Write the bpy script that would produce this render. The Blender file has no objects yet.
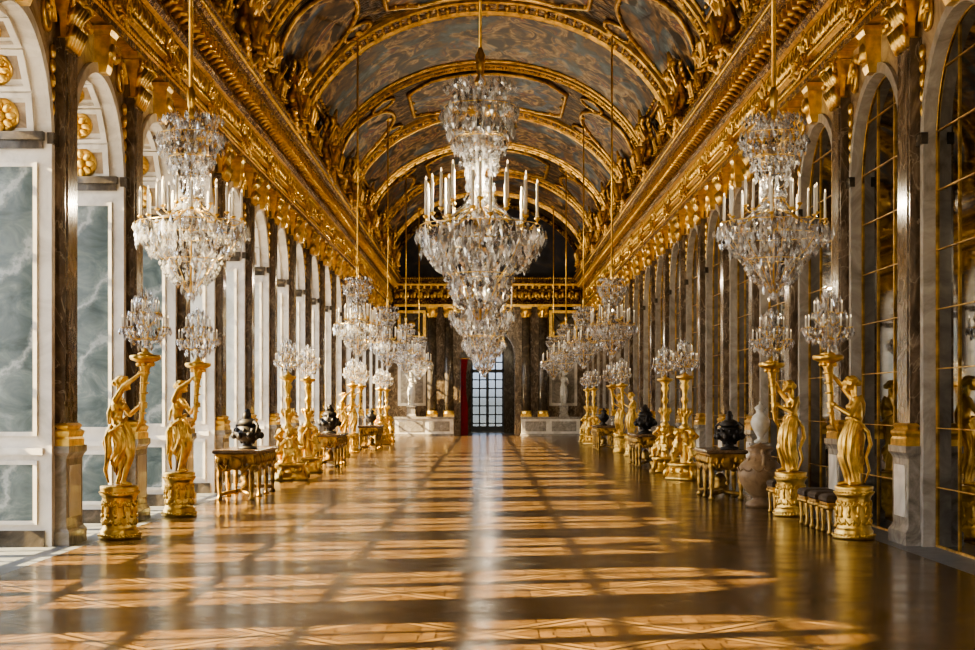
import bpy, bmesh, math, random
from mathutils import Vector, Matrix
random.seed(7)
COL=bpy.context.scene.collection
sin,cos,pi=math.sin,math.cos,math.pi

# ------------------------------------------------------------------ materials
def nm(name):
    m=bpy.data.materials.new(name); m.use_nodes=True
    nt=m.node_tree; b=nt.nodes['Principled BSDF']
    return m,nt,b
def coords(nt,scale=(1,1,1),rot=(0,0,0),loc=(0,0,0)):
    tc=nt.nodes.new('ShaderNodeNewGeometry')
    mp=nt.nodes.new('ShaderNodeMapping'); mp.inputs['Scale'].default_value=scale; mp.inputs['Rotation'].default_value=rot; mp.inputs['Location'].default_value=loc
    nt.links.new(tc.outputs['Position'],mp.inputs['Vector']); return mp.outputs['Vector']
def ramp(nt,fac,stops,interp='LINEAR'):
    r=nt.nodes.new('ShaderNodeValToRGB'); r.color_ramp.interpolation=interp
    e=r.color_ramp.elements
    while len(e)<len(stops): e.new(.5)
    for i,(p,c) in enumerate(stops):
        e[i].position=p; e[i].color=(*c,1)
    nt.links.new(fac,r.inputs['Fac']); return r.outputs['Color']
def noise(nt,vec,scale,detail=4,dist=0,rough=.5):
    n=nt.nodes.new('ShaderNodeTexNoise'); n.inputs['Scale'].default_value=scale
    n.inputs['Detail'].default_value=detail; n.inputs['Distortion'].default_value=dist
    n.inputs['Roughness'].default_value=rough
    nt.links.new(vec,n.inputs['Vector']); return n.outputs['Fac']
def bump(nt,b,h,strength=.3,dist=.02):
    n=nt.nodes.new('ShaderNodeBump'); n.inputs['Strength'].default_value=strength; n.inputs['Distance'].default_value=dist
    nt.links.new(h,n.inputs['Height']); nt.links.new(n.outputs['Normal'],b.inputs['Normal'])
def mixc(nt,fac,a,b,mode='MIX'):
    n=nt.nodes.new('ShaderNodeMixRGB'); n.blend_type=mode
    for k,v in (('Fac',fac),('Color1',a),('Color2',b)):
        if hasattr(v,'links'): nt.links.new(v,n.inputs[k])
        elif k=='Fac': n.inputs[k].default_value=v
        else: n.inputs[k].default_value=(*v,1)
    return n.outputs['Color']
def simple(name,col,rough=.5,metal=0,var=.0,scale=6):
    m,nt,b=nm(name)
    b.inputs['Roughness'].default_value=rough; b.inputs['Metallic'].default_value=metal
    v=coords(nt); f=noise(nt,v,scale)
    d=tuple(c*(1-var) for c in col)
    c=ramp(nt,f,[(.35,d),(.65,col)]); nt.links.new(c,b.inputs['Base Color'])
    return m
def gold(name,lo,hi,rough=.3,sc=9,bs=.25,orn=False,bsc=45,metal=.92,deep=(.16,.09,.03)):
    m,nt,b=nm(name); b.inputs['Metallic'].default_value=metal; b.inputs['Roughness'].default_value=rough
    v=coords(nt); f=noise(nt,v,sc,5)
    c=ramp(nt,f,[(.3,lo),(.65,hi)])
    if orn:
        vo=nt.nodes.new('ShaderNodeTexVoronoi'); vo.inputs['Scale'].default_value=orn; vo.feature='SMOOTH_F1'; nt.links.new(v,vo.inputs['Vector'])
        vo2=nt.nodes.new('ShaderNodeTexVoronoi'); vo2.inputs['Scale'].default_value=orn*2.3; nt.links.new(v,vo2.inputs['Vector'])
        dk=ramp(nt,vo.outputs['Distance'],[(.22,(1,1,1)),(.5,deep)])  # shade in the ornament's recesses is painted into the colour
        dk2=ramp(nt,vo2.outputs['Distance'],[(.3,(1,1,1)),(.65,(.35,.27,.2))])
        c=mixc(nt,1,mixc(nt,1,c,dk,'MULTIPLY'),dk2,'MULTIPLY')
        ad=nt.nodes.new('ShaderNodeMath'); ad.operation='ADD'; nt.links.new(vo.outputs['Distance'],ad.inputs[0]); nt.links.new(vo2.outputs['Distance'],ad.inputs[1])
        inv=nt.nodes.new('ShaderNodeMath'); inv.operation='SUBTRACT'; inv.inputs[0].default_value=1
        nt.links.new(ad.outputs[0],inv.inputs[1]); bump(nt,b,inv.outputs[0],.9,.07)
    else:
        bump(nt,b,noise(nt,v,bsc,3),bs,.01)
    nt.links.new(c,b.inputs['Base Color']); return m
def marble(name,stops,scale=1.2,dist=2.5,rough=.18,vein=None,stretch=(1,1,1),vk=1,diag=False):
    m,nt,b=nm(name); b.inputs['Roughness'].default_value=rough
    v=coords(nt,stretch,(.7,.2,0) if diag else (0,0,0)); f=noise(nt,v,scale,9,dist,.62)
    c=ramp(nt,f,stops)
    if vein and diag:
        w=nt.nodes.new('ShaderNodeTexWave'); w.bands_direction='Z'; w.inputs['Scale'].default_value=.5; w.inputs['Distortion'].default_value=6; w.inputs['Detail'].default_value=6; w.inputs['Detail Scale'].default_value=1.5; w.inputs['Detail Roughness'].default_value=.65
        nt.links.new(coords(nt,(1,1,1),(.75,.75,0)),w.inputs['Vector'])
        k=ramp(nt,w.outputs['Fac'],[(.84,(0,0,0)),(.97,(vk*.35,)*3),(1.0,(vk,vk,vk))])
        c=mixc(nt,k,c,vein)
    elif vein:
        g=noise(nt,coords(nt,stretch,(.4,.3,.2)),scale*.8,8,dist*.8,.5)
        k=ramp(nt,g,[(.485,(0,0,0)),(.5,(vk,vk,vk)),(.515,(0,0,0))])
        c=mixc(nt,k,c,vein)
    nt.links.new(c,b.inputs['Base Color']); return m

GOLD=gold('gilt_bronze',(.62,.385,.08),(1.0,.69,.21),.29)
GOLDM=gold('gilt_antique',(.34,.20,.05),(.92,.59,.17),.38,5,.5,False,30)
GOLDD=gold('gilt_dark',(.24,.14,.04),(.78,.49,.14),.42,6,.6,False,28)
GOLDT=gold('gilt_table',(.11,.062,.02),(.60,.37,.10),.42,7,.8,False,30)
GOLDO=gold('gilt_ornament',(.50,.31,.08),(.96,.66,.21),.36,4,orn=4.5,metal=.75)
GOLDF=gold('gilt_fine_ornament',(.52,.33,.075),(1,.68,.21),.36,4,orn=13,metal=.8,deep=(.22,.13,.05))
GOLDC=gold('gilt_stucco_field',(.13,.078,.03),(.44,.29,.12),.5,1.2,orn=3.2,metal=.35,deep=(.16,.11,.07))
M_GREEN=marble('marble_green',[(.3,(.055,.075,.076)),(.45,(.10,.13,.13)),(.58,(.155,.19,.185)),(.72,(.29,.32,.31))],2.0,.9,.15,(.50,.52,.50),(1,.55,1.4),.55,True)
M_GREEN_LIT=marble('marble_green_sunlit',[(.3,(.42,.43,.40)),(.55,(.62,.63,.59)),(.75,(.76,.75,.71))],1.8,1.2,.18)  # green marble for far reveals, their sunlight painted in as paler colour
M_WHITE=marble('marble_white',[(.3,(.50,.46,.40)),(.55,(.73,.68,.61)),(.75,(.82,.77,.70))],1.5,1.5,.25)
M_GREY=marble('marble_grey',[(.3,(.16,.14,.12)),(.55,(.32,.29,.255)),(.75,(.47,.43,.39))],2.2,3,.2)
M_ARCH=marble('marble_arch_grey',[(.3,(.24,.215,.185)),(.55,(.40,.365,.325)),(.75,(.53,.49,.44))],1.8,2,.25)
M_BROWN=marble('marble_brown',[(.3,(.05,.036,.026)),(.5,(.125,.09,.062)),(.62,(.22,.165,.115)),(.78,(.38,.31,.23))],3,2,.14,(.42,.35,.26),(1,1,.5),.7)
M_DARK=marble('marble_dark',[(.3,(.03,.026,.022)),(.55,(.08,.066,.052)),(.75,(.19,.145,.105))],2,2.5,.15)
M_WALL=marble('marble_wall',[(.3,(.18,.12,.07)),(.5,(.36,.26,.16)),(.7,(.54,.42,.28))],1.3,3,.25)
M_STONE=simple('grey_stone',(.20,.21,.22),.35,0,.3,5)
M_BRONZE=simple('dark_bronze',(.032,.027,.025),.5,.2,.5,14)
M_TERRA=marble('vase_stone',[(.3,(.19,.115,.058)),(.6,(.34,.225,.12)),(.75,(.46,.33,.20))],5,1,.42)
M_TOP=marble('table_marble',[(.3,(.08,.05,.03)),(.6,(.18,.12,.075)),(.75,(.3,.22,.15))],5,1,.2)
M_PORC=simple('white_porcelain',(.62,.60,.56),.3,0,.2,10)
M_RED=simple('red_velvet',(.24,.007,.016),.8,0,.4,12)
M_CANDLE=simple('candle_wax',(.95,.92,.84),.45,0,.05,10)
M_STOOL=simple('stool_velvet',(.10,.066,.04),.8,0,.4,25)

def flame():
    m,nt,b=nm('flame_bulb'); b.inputs['Base Color'].default_value=(1,.8,.5,1)
    b.inputs['Emission Color'].default_value=(1,.76,.45,1); b.inputs['Emission Strength'].default_value=3; return m
M_FLAME=flame()
def crystal():
    m=bpy.data.materials.new('cut_crystal'); m.use_nodes=True; nt=m.node_tree; nt.nodes.clear()
    out=nt.nodes.new('ShaderNodeOutputMaterial')
    g=nt.nodes.new('ShaderNodeBsdfGlossy'); g.inputs['Roughness'].default_value=.03; g.inputs['Color'].default_value=(1,1,1,1)
    d=nt.nodes.new('ShaderNodeBsdfDiffuse'); t=nt.nodes.new('ShaderNodeBsdfTransparent')
    t.inputs['Color'].default_value=(.95,.95,.96,1)
    tl=nt.nodes.new('ShaderNodeBsdfTranslucent')
    geo=nt.nodes.new('ShaderNodeNewGeometry')
    c=ramp(nt,geo.outputs['Random Per Island'],[(0,(.04,.04,.04)),(.3,(.28,.29,.31)),(.5,(.96,.98,1)),(1,(.98,.99,1))])  # highlights and dark gaps painted in as random bright and dark drops
    nt.links.new(c,d.inputs['Color']); nt.links.new(c,tl.inputs['Color'])
    wn=nt.nodes.new('ShaderNodeTexWhiteNoise'); wn.noise_dimensions='1D'; nt.links.new(geo.outputs['Random Per Island'],wn.inputs['W'])
    mr=nt.nodes.new('ShaderNodeMapRange'); mr.inputs['To Min'].default_value=.0; mr.inputs['To Max'].default_value=.95; nt.links.new(wn.outputs['Value'],mr.inputs['Value'])
    m0=nt.nodes.new('ShaderNodeMixShader'); m0.inputs[0].default_value=.5; nt.links.new(d.outputs[0],m0.inputs[1]); nt.links.new(tl.outputs[0],m0.inputs[2])
    m1=nt.nodes.new('ShaderNodeMixShader'); m1.inputs[0].default_value=.52; nt.links.new(m0.outputs[0],m1.inputs[1]); nt.links.new(g.outputs[0],m1.inputs[2])
    m2=nt.nodes.new('ShaderNodeMixShader'); nt.links.new(mr.outputs[0],m2.inputs[0]); nt.links.new(m1.outputs[0],m2.inputs[1]); nt.links.new(t.outputs[0],m2.inputs[2])
    nt.links.new(m2.outputs[0],out.inputs['Surface']); return m
M_CRYS=crystal()
def glass(name,tint):
    m=bpy.data.materials.new(name); m.use_nodes=True; nt=m.node_tree; nt.nodes.clear()
    out=nt.nodes.new('ShaderNodeOutputMaterial')
    g=nt.nodes.new('ShaderNodeBsdfGlossy'); g.inputs['Roughness'].default_value=.03
    t=nt.nodes.new('ShaderNodeBsdfTransparent'); t.inputs['Color'].default_value=(*tint,1)
    x=nt.nodes.new('ShaderNodeMixShader'); x.inputs[0].default_value=.07
    nt.links.new(t.outputs[0],x.inputs[1]); nt.links.new(g.outputs[0],x.inputs[2]); nt.links.new(x.outputs[0],out.inputs['Surface']); return m
M_GLASS=glass('window_glass',(.96,.97,.97)); M_DGLASS=glass('door_glass',(.085,.105,.135))
def mirror():
    m,nt,b=nm('aged_mirror'); b.inputs['Metallic'].default_value=1; b.inputs['Roughness'].default_value=.03
    v=coords(nt); c=ramp(nt,noise(nt,v,1.3,4),[(.3,(.25,.255,.26)),(.7,(.50,.50,.50))]); nt.links.new(c,b.inputs['Base Color'])
    b.inputs['Specular Tint'].default_value=(.6,.6,.6,1)
    return m
M_MIRROR=mirror()
def parquet():
    m,nt,b=nm('parquet')
    p=coords(nt,(1/1.15,1/1.15,1),(0,0,pi/4))
    sx=nt.nodes.new('ShaderNodeSeparateXYZ'); nt.links.new(p,sx.inputs[0])
    def mth(op,a,bv=None):
        n=nt.nodes.new('ShaderNodeMath'); n.operation=op
        for i,x in enumerate((a,bv)):
            if x is None: continue
            if hasattr(x,'links'): nt.links.new(x,n.inputs[i])
            else: n.inputs[i].default_value=x
        return n.outputs[0]
    def edge(c): return mth('MULTIPLY',mth('ABSOLUTE',mth('SUBTRACT',mth('FRACT',c),.5)),2.0)
    e=mth('MAXIMUM',edge(sx.outputs[0]),edge(sx.outputs[1]))
    border=ramp(nt,e,[(.80,(0,0,0)),(.81,(1,1,1))])
    gap=ramp(nt,e,[(.955,(0,0,0)),(.975,(1,1,1))])
    gap2a=ramp(nt,mth('ABSOLUTE',mth('SUBTRACT',e,.805)),[(.012,(1,1,1)),(.020,(0,0,0))])
    def brick(rot):
        v=coords(nt,(1,1,1),(0,0,rot))
        br=nt.nodes.new('ShaderNodeTexBrick'); br.inputs['Scale'].default_value=1
        br.inputs['Brick Width'].default_value=.5; br.inputs['Row Height'].default_value=.13
        br.inputs['Mortar Size'].default_value=.007
        br.inputs['Color1'].default_value=(.165,.092,.036,1); br.inputs['Color2'].default_value=(.078,.042,.016,1); br.inputs['Mortar'].default_value=(.018,.009,.004,1)
        nt.links.new(v,br.inputs['Vector']); return br.outputs['Color']
    ch=nt.nodes.new('ShaderNodeTexChecker'); ch.inputs['Scale'].default_value=4; nt.links.new(coords(nt,(1/1.15,1/1.15,0),(0,0,pi/4)),ch.inputs['Vector'])
    inner=mixc(nt,ch.outputs['Fac'],brick(0),brick(pi/2))
    cb=noise(nt,coords(nt,(3,3,3)),1.2,4)
    bc=ramp(nt,cb,[(.3,(.155,.09,.036)),(.7,(.265,.158,.068))])
    c=mixc(nt,border,inner,bc)
    c=mixc(nt,gap,c,(.015,.008,.004)); c=mixc(nt,gap2a,c,(.022,.011,.005))
    gr=ramp(nt,noise(nt,coords(nt,(1,1,1)),.7,6),[(.3,(.62,.62,.62)),(.7,(1.0,1.0,1.0))])
    c=mixc(nt,1,c,gr,'MULTIPLY')
    nt.links.new(c,b.inputs['Base Color'])
    rr=ramp(nt,noise(nt,coords(nt,(1,1,1)),2,6),[(.3,(.13,.13,.13)),(.7,(.26,.26,.26))]); nt.links.new(rr,b.inputs['Roughness'])
    b.inputs['Specular IOR Level'].default_value=.42
    bump(nt,b,noise(nt,coords(nt,(4,4,4)),1.5,3),.12,.01)
    return m
M_PARQ=parquet()
def painting(name,seed,k=1.0,blue=1.0):
    m,nt,b=nm(name); b.inputs['Roughness'].default_value=.5; b.inputs['Specular IOR Level'].default_value=.25
    v=coords(nt,(1,.6,1),(.2,.3,.5),(seed,seed*2,seed*3))
    def s(c): return tuple(x*k for x in c)
    f=noise(nt,v,.42,5,1.3,.5)
    c=ramp(nt,f,[(.33,s((.05,.028,.014))),(.43,s((.32,.17,.06))),(.48,s((.10,.12,.16))),(.53,s((.12,.21,.35*blue))),(.57,s((.28,.34,.40))),(.62,s((.85,.66,.41))),(.68,s((.42,.22,.08))),(.78,s((.08,.04,.025)))])
    g=noise(nt,v,1.15,3,1.6,.5)
    c2=ramp(nt,g,[(.38,s((.03,.018,.012))),(.45,s((.36,.19,.065))),(.50,s((.90,.64,.34))),(.55,s((.50,.26,.10))),(.59,s((.09,.13,.20))),(.64,s((.42,.10,.04))),(.70,s((.72,.52,.28)))])
    h=ramp(nt,noise(nt,v,.75,4,1.2),[(.46,(0,0,0)),(.51,(1,1,1))])
    c=mixc(nt,h,c,c2)
    q=ramp(nt,noise(nt,v,2.4,4,1.2,.5),[(.36,(.20,.18,.17)),(.50,(.85,.85,.85)),(.62,(1.35,1.3,1.15)),(.70,(.55,.5,.45))])
    c=mixc(nt,.7,c,q,'MULTIPLY')
    nt.links.new(c,b.inputs['Base Color']); return m
M_P2=painting('ceiling_paint_warm',8.7,.50,.8); M_P3=painting('ceiling_paint_cool',15.2,.50,1.15); M_P1=painting('ceiling_paint',3.1,.48,1)
def darkpaint():
    m,nt,b=nm('lunette_paint'); b.inputs['Roughness'].default_value=.5
    c=ramp(nt,noise(nt,coords(nt),.8,6,1.5),[(.35,(.008,.009,.016)),(.55,(.02,.023,.04)),(.75,(.10,.06,.035))]); nt.links.new(c,b.inputs['Base Color']); return m
M_LUN=darkpaint()

# ------------------------------------------------------------------ mesh builder
class MB:
    def __init__(s): s.v=[];s.f=[];s.m=[];s.s=[]
    def add(s,vs,fs,m=0,sm=False,M=None):
        o=len(s.v)
        if M is not None: vs=[M@Vector(v) for v in vs]
        s.v.extend(tuple(v) for v in vs)
        for f in fs: s.f.append(tuple(i+o for i in f)); s.m.append(m); s.s.append(sm)
    def box(s,x0,x1,y0,y1,z0,z1,m=0,M=None):
        if x0>x1:x0,x1=x1,x0
        if y0>y1:y0,y1=y1,y0
        vs=[(x0,y0,z0),(x1,y0,z0),(x1,y1,z0),(x0,y1,z0),(x0,y0,z1),(x1,y0,z1),(x1,y1,z1),(x0,y1,z1)]
        s.add(vs,[(0,3,2,1),(4,5,6,7),(0,1,5,4),(1,2,6,5),(2,3,7,6),(3,0,4,7)],m,False,M)
    def lathe(s,prof,n=20,m=0,sm=True,M=None,flute=0,fn=8):
        vs=[];fs=[]
        for r,z in prof:
            for i in range(n):
                a=2*pi*i/n; rr=r*(1+flute*cos(fn*a)); vs.append((rr*cos(a),rr*sin(a),z))
        k=len(prof)
        for j in range(k-1):
            for i in range(n):
                fs.append((j*n+i,j*n+(i+1)%n,(j+1)*n+(i+1)%n,(j+1)*n+i))
        fs.append(tuple(range(n-1,-1,-1))); fs.append(tuple((k-1)*n+i for i in range(n)))
        s.add(vs,fs,m,sm,M)
    def rect(s,prof,hx,hy,m=0,M=None):
        vs=[];fs=[]
        for o,z in prof:
            vs+= [(-hx-o,-hy-o,z),(hx+o,-hy-o,z),(hx+o,hy+o,z),(-hx-o,hy+o,z)]
        k=len(prof)
        for j in range(k-1):
            for i in range(4): fs.append((j*4+i,j*4+(i+1)%4,(j+1)*4+(i+1)%4,(j+1)*4+i))
        fs.append((3,2,1,0)); fs.append(tuple((k-1)*4+i for i in range(4)))
        s.add(vs,fs,m,False,M)
    def tube(s,pts,rad,n=6,m=0,sm=True,M=None,flat=1.0):
        pts=[Vector(p) for p in pts]; k=len(pts)
        if not hasattr(rad,'__len__'): rad=[rad]*k
        vs=[];fs=[];up=None
        for i,p in enumerate(pts):
            t=(pts[min(i+1,k-1)]-pts[max(i-1,0)]).normalized()
            if up is None:
                up=Vector((0,0,1)) if abs(t.z)<.9 else Vector((0,1,0))
            u=(up-t*up.dot(t)).normalized(); w=t.cross(u); up=u
            for j in range(n):
                a=2*pi*j/n; vs.append(p+u*(rad[i]*cos(a)*flat)+w*(rad[i]*sin(a)))
        for j in range(k-1):
            for i in range(n): fs.append((j*n+i,j*n+(i+1)%n,(j+1)*n+(i+1)%n,(j+1)*n+i))
        fs.append(tuple(range(n-1,-1,-1))); fs.append(tuple((k-1)*n+i for i in range(n)))
        s.add(vs,fs,m,sm,M)
    def cap(s,a,b,ra,rb,n=12,m=0):
        a=Vector(a);b=Vector(b); d=b-a; L=d.length
        q=Vector((0,0,1)).rotation_difference(d.normalized() if L>1e-6 else Vector((0,0,1)))
        prof=[]
        for i in range(5): t=-pi/2+pi/2*i/4+(.02 if i==0 else 0); prof.append((ra*cos(t),ra*sin(t)))
        for i in range(5): t=pi/2*i/4-(.02 if i==4 else 0); prof.append((rb*cos(t),L+rb*sin(t)))
        s.lathe(prof,n,m,True,Matrix.Translation(a)@q.to_matrix().to_4x4())
    def ell(s,c,r,n=14,m=0,R=None):
        M=Matrix.Translation(Vector(c))
        if R is not None: M=M@R
        M=M@Matrix.Diagonal((r[0],r[1],r[2],1))
        s.lathe([(cos(t),sin(t)) for t in [(-pi/2+.05)+(pi-.1)*i/8 for i in range(9)]],n,m,True,M)
    def drop(s,p,L,w,m=0,tilt=0,ang=0,n=4):
        vs=[(0,0,0)]; o=ang
        for j in range(n): vs.append((w*cos(o+2*pi*j/n),w*sin(o+2*pi*j/n),-L*.62))
        vs.append((0,0,-L)); fs=[]
        for j in range(n):
            fs.append((0,1+j,1+(j+1)%n)); fs.append((n+1,1+(j+1)%n,1+j))
        M=Matrix.Translation(Vector(p))@Matrix.Rotation(ang,4,'Z')@Matrix.Rotation(tilt,4,'X')
        s.add(vs,fs,m,False,M)
    def mesh(s,name,mats):
        me=bpy.data.meshes.new(name); me.from_pydata(s.v,[],s.f)
        for a in mats: me.materials.append(a)
        me.polygons.foreach_set('material_index',s.m); me.polygons.foreach_set('use_smooth',s.s)
        me.update(); return me
    def obj(s,name,mats,loc=(0,0,0),parent=None,rot=0):
        return mk(name,s.mesh(name,mats),loc,parent,rot)
def mk(name,data,loc=(0,0,0),parent=None,rot=0):
    o=bpy.data.objects.new(name,data); o.location=loc; o.rotation_euler=(0,0,rot)
    if parent: o.parent=parent
    COL.objects.link(o); return o
def tag(o,label,cat,kind=None,group=None):
    o['label']=label; o['category']=cat
    if kind:o['kind']=kind
    if group:o['group']=group
    return o
def remesh(mb,voxel,name,mat,smooth=3):
    me=mb.mesh(name+'_src',[mat]); o=bpy.data.objects.new('tmp',me); COL.objects.link(o)
    r=o.modifiers.new('r','REMESH'); r.mode='VOXEL'; r.voxel_size=voxel; r.use_smooth_shade=True
    k=o.modifiers.new('s','SMOOTH'); k.factor=.5; k.iterations=smooth
    bpy.context.view_layer.update()
    dg=bpy.context.evaluated_depsgraph_get()
    out=bpy.data.meshes.new_from_object(o.evaluated_get(dg)); out.name=name
    out.materials.clear(); out.materials.append(mat)
    out.polygons.foreach_set('use_smooth',[True]*len(out.polygons))
    bpy.data.objects.remove(o); return out

# ------------------------------------------------------------------ layout
Y0=18.75; BAY=3.62; YE=Y0+17*BAY; WX=5.35
HW=1.30; ZI=4.95; ZT=8.4
def py(k): return Y0+BAY*k
def by(k): return Y0+BAY*k+BAY/2
K0=-5

fb=MB()
fb.box(-4.95,4.95,-3,YE+10,-.2,0,0)
fb.box(-6.6,-4.95,-3,YE+.0,-.2,0,1); fb.box(4.95,5.6,-3,YE,-.2,0,1)
tag(fb.obj('floor',[M_PARQ,M_STONE]),'glossy brown parquet floor with grey stone borders','floor','structure')

def arch_angles(B):
    ca=math.atan2(ZT-ZI,B)
    L=[pi*i/20 for i in range(21)]+[ca,pi-ca]
    return sorted(set(L),reverse=True)
AW=.14
def wall(side):
    m=MB(); tr=MB(); sx=side
    x=sx*WX; B=BAY/2
    for k in range(K0,17):
        yc=by(k)
        ins=[(yc-HW,0),(yc-HW,ZI)];outs=[(yc-B,0),(yc-B,ZI)]
        for a in arch_angles(B):
            if a in(0,pi): continue
            ins.append((yc+HW*cos(a),ZI+HW*sin(a)))
            t=min(B/max(abs(cos(a)),1e-6),(ZT-ZI)/max(sin(a),1e-6)); outs.append((yc+t*cos(a),ZI+t*sin(a)))
        ins+=[(yc+HW,ZI),(yc+HW,0)];outs+=[(yc+B,ZI),(yc+B,0)]
        n=len(ins)
        vs=[(x,*p) for p in ins]+[(x,*p) for p in outs]
        m.add(vs,[(i,i+1,n+i+1,n+i) for i in range(n-1)],0)
        d=1.15 if side<0 else .14
        vs=[(x,*p) for p in ins]+[(x+sx*d,*p) for p in ins]
        m.add(vs,[(i,i+1,n+i+1,n+i) for i in range(n-1)],1)
        if side>0: m.box(x+sx*(d+.01),x+sx*(d+.1),yc-B,yc+B,0,ZT,2)
        ins2=[(yc-HW,0)]+[(yc+HW*cos(a),ZI+HW*sin(a)) for a in [pi-pi*i/24 for i in range(25)]]+[(yc+HW,0)]
        w=AW; o2=[(yc-HW-w,0)]+[(yc+(HW+w)*cos(a),ZI+(HW+w)*sin(a)) for a in [pi-pi*i/24 for i in range(25)]]+[(yc+HW+w,0)]
        n=len(ins2); xi=x-sx*.05
        vs=[(x,*p) for p in ins2]+[(xi,*p) for p in ins2]+[(xi,*p) for p in o2]+[(x,*p) for p in o2]
        fs=[]
        for i in range(n-1):
            for j in range(3): fs.append((j*n+i,j*n+i+1,(j+1)*n+i+1,(j+1)*n+i))
        tr.add(vs,fs,1)
        tr.rect([(0,0),(.03,.1),(.07,.5),(.1,.56),(.1,.62)],.07,.11,3,Matrix.Translation((x-sx*.08,yc,6.26)))
        tr.ell((x-sx*.17,yc,6.55),(.09,.12,.15),10,3)
        for q in(-1,1):
            pts=[]
            for i in range(16):
                a=i/15*2.6*pi; r=.30*(1-i/19); pts.append((x-sx*.04,yc+q*1.18+q*r*cos(a)*.8,6.42+r*sin(a)))
            tr.tube(pts,[.045*(1-i/22) for i in range(16)],5,3)
            for i in range(7): tr.ell((x-sx*.03,yc+q*(.45+.15*i),6.76-.03*i+.06*sin(i*2)),(.04,.08,.07),7,3)
            for i in range(5): tr.ell((x-sx*.03,yc+q*(1.42-.01*i),6.05-.18*i),(.04,.07-.008*i,.09),7,3)
    for k in range(K0,18):
        for q in(-1,1):
            y0=py(k)+q*.29; y1=py(k)+q*.53
            tr.box(x-sx*.08,x+.0,y0,y1,4.90,5.04,2)
    return m,tr
for side,nm_ in((-1,'left'),(1,'right')):
    a,b=wall(side)
    o=a.obj('wall_'+nm_,[M_WALL,M_WHITE if side<0 else M_ARCH,M_DARK,GOLD]); tag(o,'marble wall with a long row of tall arches','wall','structure')
    o=b.obj('trim_%d'%(90+side),[M_WALL,M_WHITE if side<0 else M_ARCH,M_DARK,GOLD]); tag(o,'marble arch bands with gilded keystones and scrolls','wall trim','structure')
m=MB(); m.box(-6.6,5.6,-3.2,-3,0,ZT+4.3); m.box(-6.6,-5.35,-3,.66,0,ZT); m.box(5.35,5.6,-3,.66,0,ZT)
tag(m.obj('wall_back',[M_WHITE]),'pale marble wall closing the hall','wall','structure')

rb=MB()
rb.lathe([(.22,0),(.22,-.02),(.17,-.03)],16,0)
for i in range(8):
    a=2*pi*i/8; rb.ell((.13*cos(a),.13*sin(a),-.05),(.075,.05,.035),8,0,Matrix.Rotation(a,4,'Z'))
rb.ell((0,0,-.06),(.07,.07,.05),10)
rme=rb.mesh('rosette',[GOLD])
for k in range(-2,17):
    yc=by(k); m=MB()
    for q in(-1,1):
        ys=yc+q*HW
        def slab(x0,x1,z0,z1,t,mt): m.box(x0,x1,ys,ys-q*t,z0,z1,mt)
        slab(-6.28,-5.52,1.4,4.62,.012,1)
        slab(-6.28,-5.52,.32,1.0,.012,1)
        for (z0,z1) in((1.4,4.62),(.32,1.0)):
            slab(-6.33,-6.28,z0-.05,z1+.05,.035,0);slab(-5.52,-5.47,z0-.05,z1+.05,.035,0)
            slab(-6.28,-5.52,z0-.05,z0,.035,0);slab(-6.28,-5.52,z1,z1+.05,.035,0)
        slab(-6.44,-5.40,4.84,4.94,.05,2); slab(-6.44,-5.38,4.94,5.04,.1,2)
        slab(-6.44,-5.40,1.12,1.2,.05,0); slab(-6.44,-5.38,0,.2,.05,2)
    for a in [pi*(i+.5)/7 for i in range(7)]:
        M=Matrix.Translation((-5.9,yc+HW*cos(a),ZI+HW*sin(a)))@Matrix.Rotation(a-pi/2,4,'X')
        for (x0,x1,y0,y1) in((-.40,-.32,-.27,.27),(.32,.40,-.27,.27),(-.32,.32,-.27,-.21),(-.32,.32,.21,.27)):
            m.box(x0,x1,y0,y1,-.07,.02,0,M)
        m.box(-.32,.32,-.21,.21,-.012,.02,3,M)
    o=m.obj('trim_%d'%(k+3),[M_WHITE,M_GREEN if k<2 else M_GREEN_LIT,M_DARK,M_WALL]); tag(o,'white marble reveal with green marble panels and rosettes','window reveal','structure')
    if -1<=k<9:
        for i in range(5):
            a=pi*(i+.5)/7
            r=mk('rosette',rme,(0,0,0),o); r.matrix_local=Matrix.Translation((-5.9,yc+(HW-.012)*cos(a),ZI+(HW-.012)*sin(a)))@Matrix.Rotation(a-pi/2,4,'X')
            r['label']='gilded flower rosette'

def grid_mesh(HWi,zi,plane_t,cols,bw,row,z0,mid=1.6,tw=.6):
    m=MB()
    def top(y): return zi+math.sqrt(max(HWi*HWi-y*y,0))
    for i in range(cols+1):
        y=-HWi+bw/2+(2*HWi-bw)*i/cols
        w=bw*(mid if i in(0,cols//2,cols) else .6)
        yy=min(abs(y),HWi-.03)
        m.box(-plane_t,plane_t,y-w/2,y+w/2,z0,top(yy))
    z=z0
    while z<zi+HWi-.1:
        h=HWi if z<=zi else math.sqrt(max(HWi*HWi-(z-zi)**2,0))
        w=bw*tw
        if abs(z-z0)<.01: w=bw*1.5
        m.box(-plane_t,plane_t,-h,h,z,z+w); z+=row
    pts=[(0,HWi*cos(a)*.985,zi+HWi*sin(a)*.985) for a in [pi*i/24 for i in range(25)]]
    m.tube(pts,bw*.6,6)
    return m
def pane_mesh(HWi,zi):
    m=MB(); vs=[(0,-HWi,0),(0,HWi,0)]+[(0,HWi*cos(a),zi+HWi*sin(a)) for a in [pi*i/24 for i in range(25)]]
    m.add(vs,[tuple(range(len(vs)))]); return m
M_FR=simple('window_frame_white',(.7,.66,.58),.4,0,.15,8)
wg=grid_mesh(HW,ZI,.04,4,.12,.82,0,2.4,.50).mesh('window_frame',[M_FR]); wp=pane_mesh(HW,ZI).mesh('window_pane',[M_GLASS])
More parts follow.
